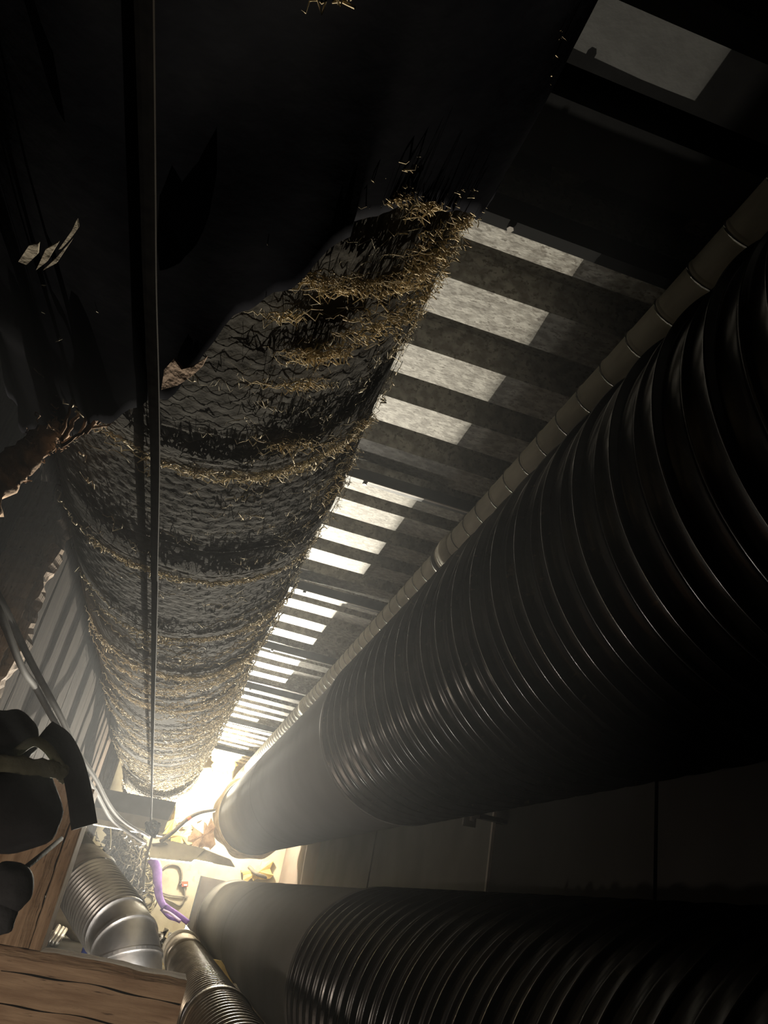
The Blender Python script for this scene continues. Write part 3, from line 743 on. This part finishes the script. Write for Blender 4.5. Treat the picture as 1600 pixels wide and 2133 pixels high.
# red label on the wall
tl_ = thing('red_label', 'small red label with white mark on the pale end wall', 'label', tuple(P(386, 1846, 10.17)))
mesh('label_plate', *quad_box([(379, 1836), (392, 1836), (392, 1847), (379, 1847)], 10.16, (0, .02, 0)), M['red'], tl_)
mesh('printed_mark', *quad_box([(383, 1842), (390, 1842), (390, 1845), (383, 1845)], 10.15, (0, .008, 0)), M['label_white'], tl_)
# purple sling
tsl = thing('purple_sling', 'purple webbing sling hanging below the strap knot', 'sling', tuple(P(335, 1880, 9.4)))
pp = spline([P(318, 1788, 9.5), P(327, 1810, 9.45), P(328, 1840, 9.4), P(332, 1868, 9.4), P(342, 1890, 9.35)], 30)
v, f = tube(pp, np.linspace(.062, .034, 30), 10, True, (1, .35), (0, 1, 0)); mesh('upper_band', v, f, M['purple'], tsl, smooth=True)
pp2 = spline([P(338, 1882, 9.4), P(352, 1893, 9.35), P(370, 1905, 9.3), P(392, 1922, 9.3)], 20)
v, f = tube(pp2, .028, 10, True, (1, .35), (0, 1, 0)); mesh('lower_band', v, f, M['purple'], tsl, smooth=True)
pp3 = spline([P(336, 1893, 9.38), P(352, 1910, 9.3), P(366, 1915, 9.28), P(376, 1920, 9.28)], 20)
v, f = tube(pp3, .019, 8, True, (1, .35), (0, 1, 0)); mesh('lower_band', v, f, M['purple'], tsl, smooth=True)
pp4 = spline([P(340, 1896, 9.33), P(355, 1903, 9.25), P(375, 1918, 9.23)], 14); v, f = tube(pp4, .015, 6, True, (1, .4), (0, 1, 0)); mesh('pale_edge', v, f, M['lilac'], tsl, smooth=True, label='pale lilac edge stripe')
# cords from the knot
for pts, lab, r, cy_ in [([(318, 1735), (312, 1762), (304, 1790), (300, 1830), (299, 1856)], 'straw cord hanging straight down from the strap knot', .010, float(kn[1])),
                    ([(294, 1765), (285, 1800), (271, 1852)], 'thin white stick slanting in front of the dark netting', .007, 9.45),
                    ([(258, 1745), (275, 1772), (292, 1790), (292, 1804)], 'thin grey cord sagging across the dark netting', .007, 9.48),
                    ([(230, 1716), (231, 1745), (229, 1768)], 'short thread dangling from the lip of the steel channel', .005, 7.2)]:
    v, f = tube(spline([P(x, y_, cy_ - .02 * i_) for i_, (x, y_) in enumerate(pts)], 20), r, 6); mesh('cord', v, f, M['cord'] if 'white' in lab else M['cable'], smooth=True, label=lab, cat='cord')
# twisted rope end beside the hoses
pp = spline([P(258, 1735, 7.5), P(272, 1750, 7.6), P(290, 1762, 7.6), P(300, 1755, 7.6), P(306, 1775, 7.6), P(300, 1800, 7.6)], 40)
pp = pp + .012 * np.stack([np.sin(np.arange(40) * 1.3), 0 * np.arange(40), np.cos(np.arange(40) * 1.3)], -1)
v, f = tube(pp, .014, 8); mesh('twisted_rope', v, f, M['cord'], smooth=True, label='pale twisted rope end knotted where the hoses reach the strap', cat='rope')
# things on and near the far floor, seen through the frame
mesh('grey_box', *quad_box([(300, 1938), (334, 1952), (322, 2006), (298, 2000)], 6.4, (0, .3, 0)), M['dark_box'], label='dark grey box behind the foot of the aluminium duct', cat='box')
tfs = thing('foil_strip', 'crumpled foil covered strip left of the bronze pipe cap', 'strip', tuple(P(330, 2000, 6.2)))
v = []
for i in range(14):
    s = i / 13
    for j in range(5):
        q = P(330 - 13 * s + (j - 2) * (3.2 + 1.5 * s) + 9 * (1 - s), 1940 + 70 * s, 6.1); v.append(q + .012 * rng.normal(size=3))
o = mesh('foil', v, grid_faces(14, 5), M['alu'], tfs); o.modifiers.new('thickness', 'SOLIDIFY').thickness = .02
mesh('orange_scrap', *quad_box([(340, 1985), (348, 1982), (347, 2012), (339, 2010)], 6.0, (0, .05, 0)), M['yellow'], label='small amber scrap just left of the bronze pipe', cat='scrap')
a = np.linspace(0, 2 * np.pi, 20, endpoint=False); c = P(187, 1962, 5.6)
tcn = thing('blue_bottle', 'blue plastic bottle lower left behind the aluminium duct', 'bottle', tuple(P(187, 1985, 5.6)))
v = [(c[0] + r * math.cos(q), c[1] + r * math.sin(q), c[2] + z) for z, r in ((-.10, .026), (-.098, .03), (.03, .03), (.05, .018), (.07, .018), (.072, .004)) for q in a]
mesh('bottle_body', v, [tuple(q) for q in grid_faces(6, 20, False, True)] + [tuple(range(20))[::-1]], M['blue'], tcn, smooth=True)
for k, (x0, y0, x1, y1) in enumerate([(104, 1962, 122, 1930), (110, 1964, 130, 1934), (117, 1966, 136, 1937)]):
    v, f = tube([P(x0, y0, 5.6), P(x1, y1, 6.2)], .016, 10); mesh('chrome_rod', v, f, M['alu'], label='shiny thin rod, ' + ['left', 'middle', 'right'][k] + ' of three in the frame corner', cat='rod', group='shiny rods in the frame corner', smooth=True)
pp = spline([P(95, 1915, 6.6), P(125, 1912, 6.6), P(150, 1925, 6.6), P(185, 1955, 6.6)], 24)
v, f = tube(pp, .075, 14); mesh('pale_pipe', v, f, M['cuff'], smooth=True, label='pale bent pipe under the aluminium duct in the frame corner', cat='pipe')
mesh('buff_board', *quad_box([(125, 1940), (170, 1935), (180, 1990), (120, 1985)], 7.4, (0, .04, 0)), M['cuff'], label='buff board leaning in the frame corner behind the shiny rods', cat='board')

ZL = float(P(150, 1985, 5.6)[2]) - .01
mesh('trim_1', *box((XL + .03, 4.2, ZL - .05), (.22, 7.9, ZL)), M['concrete'], kind='structure')
# yellow insulation scraps and pale boards round the lit end
def scrap(pts, y, m, lab, cat, name='foam_scrap', jag=.02, thick=.05):
    cen = np.mean([P(x, y_, y) for x, y_ in pts], 0); ring = []
    for (x0, y0), (x1, y1) in zip(pts, pts[1:] + pts[:1]):
        for s in np.linspace(0, 1, 5, endpoint=False):
            ring.append(P(x0 + (x1 - x0) * s, y0 + (y1 - y0) * s, y) + rng.normal(0, jag, 3) * np.array([1, .3, 1]))
    n = len(ring); front = [q for q in ring] + [cen + np.array([0, -thick, 0])]
    back = [q + np.array([0, thick, 0]) for q in ring]
    v = front + back; f = [(i, (i + 1) % n, n) for i in range(n)] + [((i + 1) % n, i, n + 1 + i, n + 1 + (i + 1) % n) for i in range(n)] + [tuple(range(n + 1, 2 * n + 1))[::-1]]
    return mesh(name, v, f, m, label=lab, cat=cat)
scrap([(372, 1664), (384, 1678), (376, 1712), (352, 1742), (340, 1736), (352, 1708)], 10.13, M['yellow'], 'yellow foam board standing at the right end of the steel channel', 'foam', 'foam_board')
scrap([(345, 1742), (372, 1730), (405, 1728), (400, 1755), (360, 1752)], 10.13, M['yellow'], 'crumpled yellow foam behind the white trunking', 'foam')
scrap([(378, 1712), (420, 1700), (415, 1728), (380, 1730)], 10.14, M['white'], 'pale folded sheet below the orange taped cable', 'sheet', 'pale_sheet')
scrap([(445, 1562), (497, 1572), (488, 1600), (470, 1612), (440, 1600)], 9.95, M['yellow'], 'torn yellow wool panel at the top of the end wall', 'insulation', 'wool_panel')
scrap([(390, 1750), (418, 1726), (444, 1706), (447, 1764), (412, 1764)], 9.08, M['felt'], 'dark ragged cloth hanging at the lip of the canvas sleeve', 'cloth', 'ragged_cloth', .03)
scrap([(500, 1822), (535, 1806), (568, 1790), (570, 1830), (520, 1830)], 10.14, M['yellow'], 'yellow torn wool glowing between the two big duct ends', 'insulation', 'wool_panel')
pp = spline([P(519, 1806, 10.17), P(535, 1820, 10.05), P(556, 1828, 10.17)], 14); v, f = tube(pp, .022, 8); mesh('short_cable', v, f, M['cable_dark'], smooth=True, label='short bent cable in the gap between the two big duct ends', cat='cable')
mesh('lit_board', *quad_box([(440, 1998), (462, 2002), (492, 2048), (470, 2046)], 6.6, (0, .05, 0)), M['yellow'], label='pale yellow board lit in the gap right of the bronze pipe', cat='board')
mesh('lit_ledge', *quad_box([(468, 2048), (492, 2050), (530, 2110), (505, 2110)], 5.9, (0, .05, 0)), M['cuff'], label='buff ledge in the gap right of the bronze pipe, nearer', cat='ledge')

# work floodlight on its stand that lights the loft, hidden behind the bronze pipe
tfl = thing('floodlight', 'work floodlight on a short stand behind the bronze pipe end', 'lamp', (LAMP[0], LAMP[1] + .12, -1.7))
b = MB(); b.add(*box((LAMP[0] - .13, LAMP[1] + .12, LAMP[2] - .10), (LAMP[0] + .13, LAMP[1] + .20, LAMP[2] + .09))); b.build('housing', M['dark_box'], tfl)
v, f = tube([(LAMP[0], LAMP[1] + .16, -1.66), (LAMP[0], LAMP[1] + .16, LAMP[2] - .10)], .015, 8); mesh('stand', v, f, M['steel'], tfl)
mesh('foot', *box((LAMP[0] - .15, LAMP[1] + .02, -1.70), (LAMP[0] + .15, LAMP[1] + .30, -1.66)), M['steel'], tfl)

# added unseen plate, keeps the floodlight beam off the ribbed ducts
b = MB(); b.add(*box((.5125, 8.15, LAMP[2] - .33), (.516, 9.06, LAMP[2] + .19))); b.build('beam_blocker', M['steel'], tfl)
# thin dust haze hanging in the loft
hz = bpy.data.materials.new('dust_haze'); hz.use_nodes = True
nt = hz.node_tree; nt.nodes.remove(nt.nodes['Principled BSDF'])
vs = nt.nodes.new('ShaderNodeVolumeScatter'); vs.inputs['Density'].default_value = .0140; vs.inputs['Anisotropy'].default_value = .52; vs.inputs['Color'].default_value = (.93, .96, 1, 1)
nt.links.new(vs.outputs[0], nt.nodes['Material Output'].inputs['Volume'])
mesh('dust_haze', *box((XL - .05, .8, -1.69), (XR + .01, 4.8, 1.515)), hz, label='thin dust haze filling the loft space', cat='haze', kind='stuff')
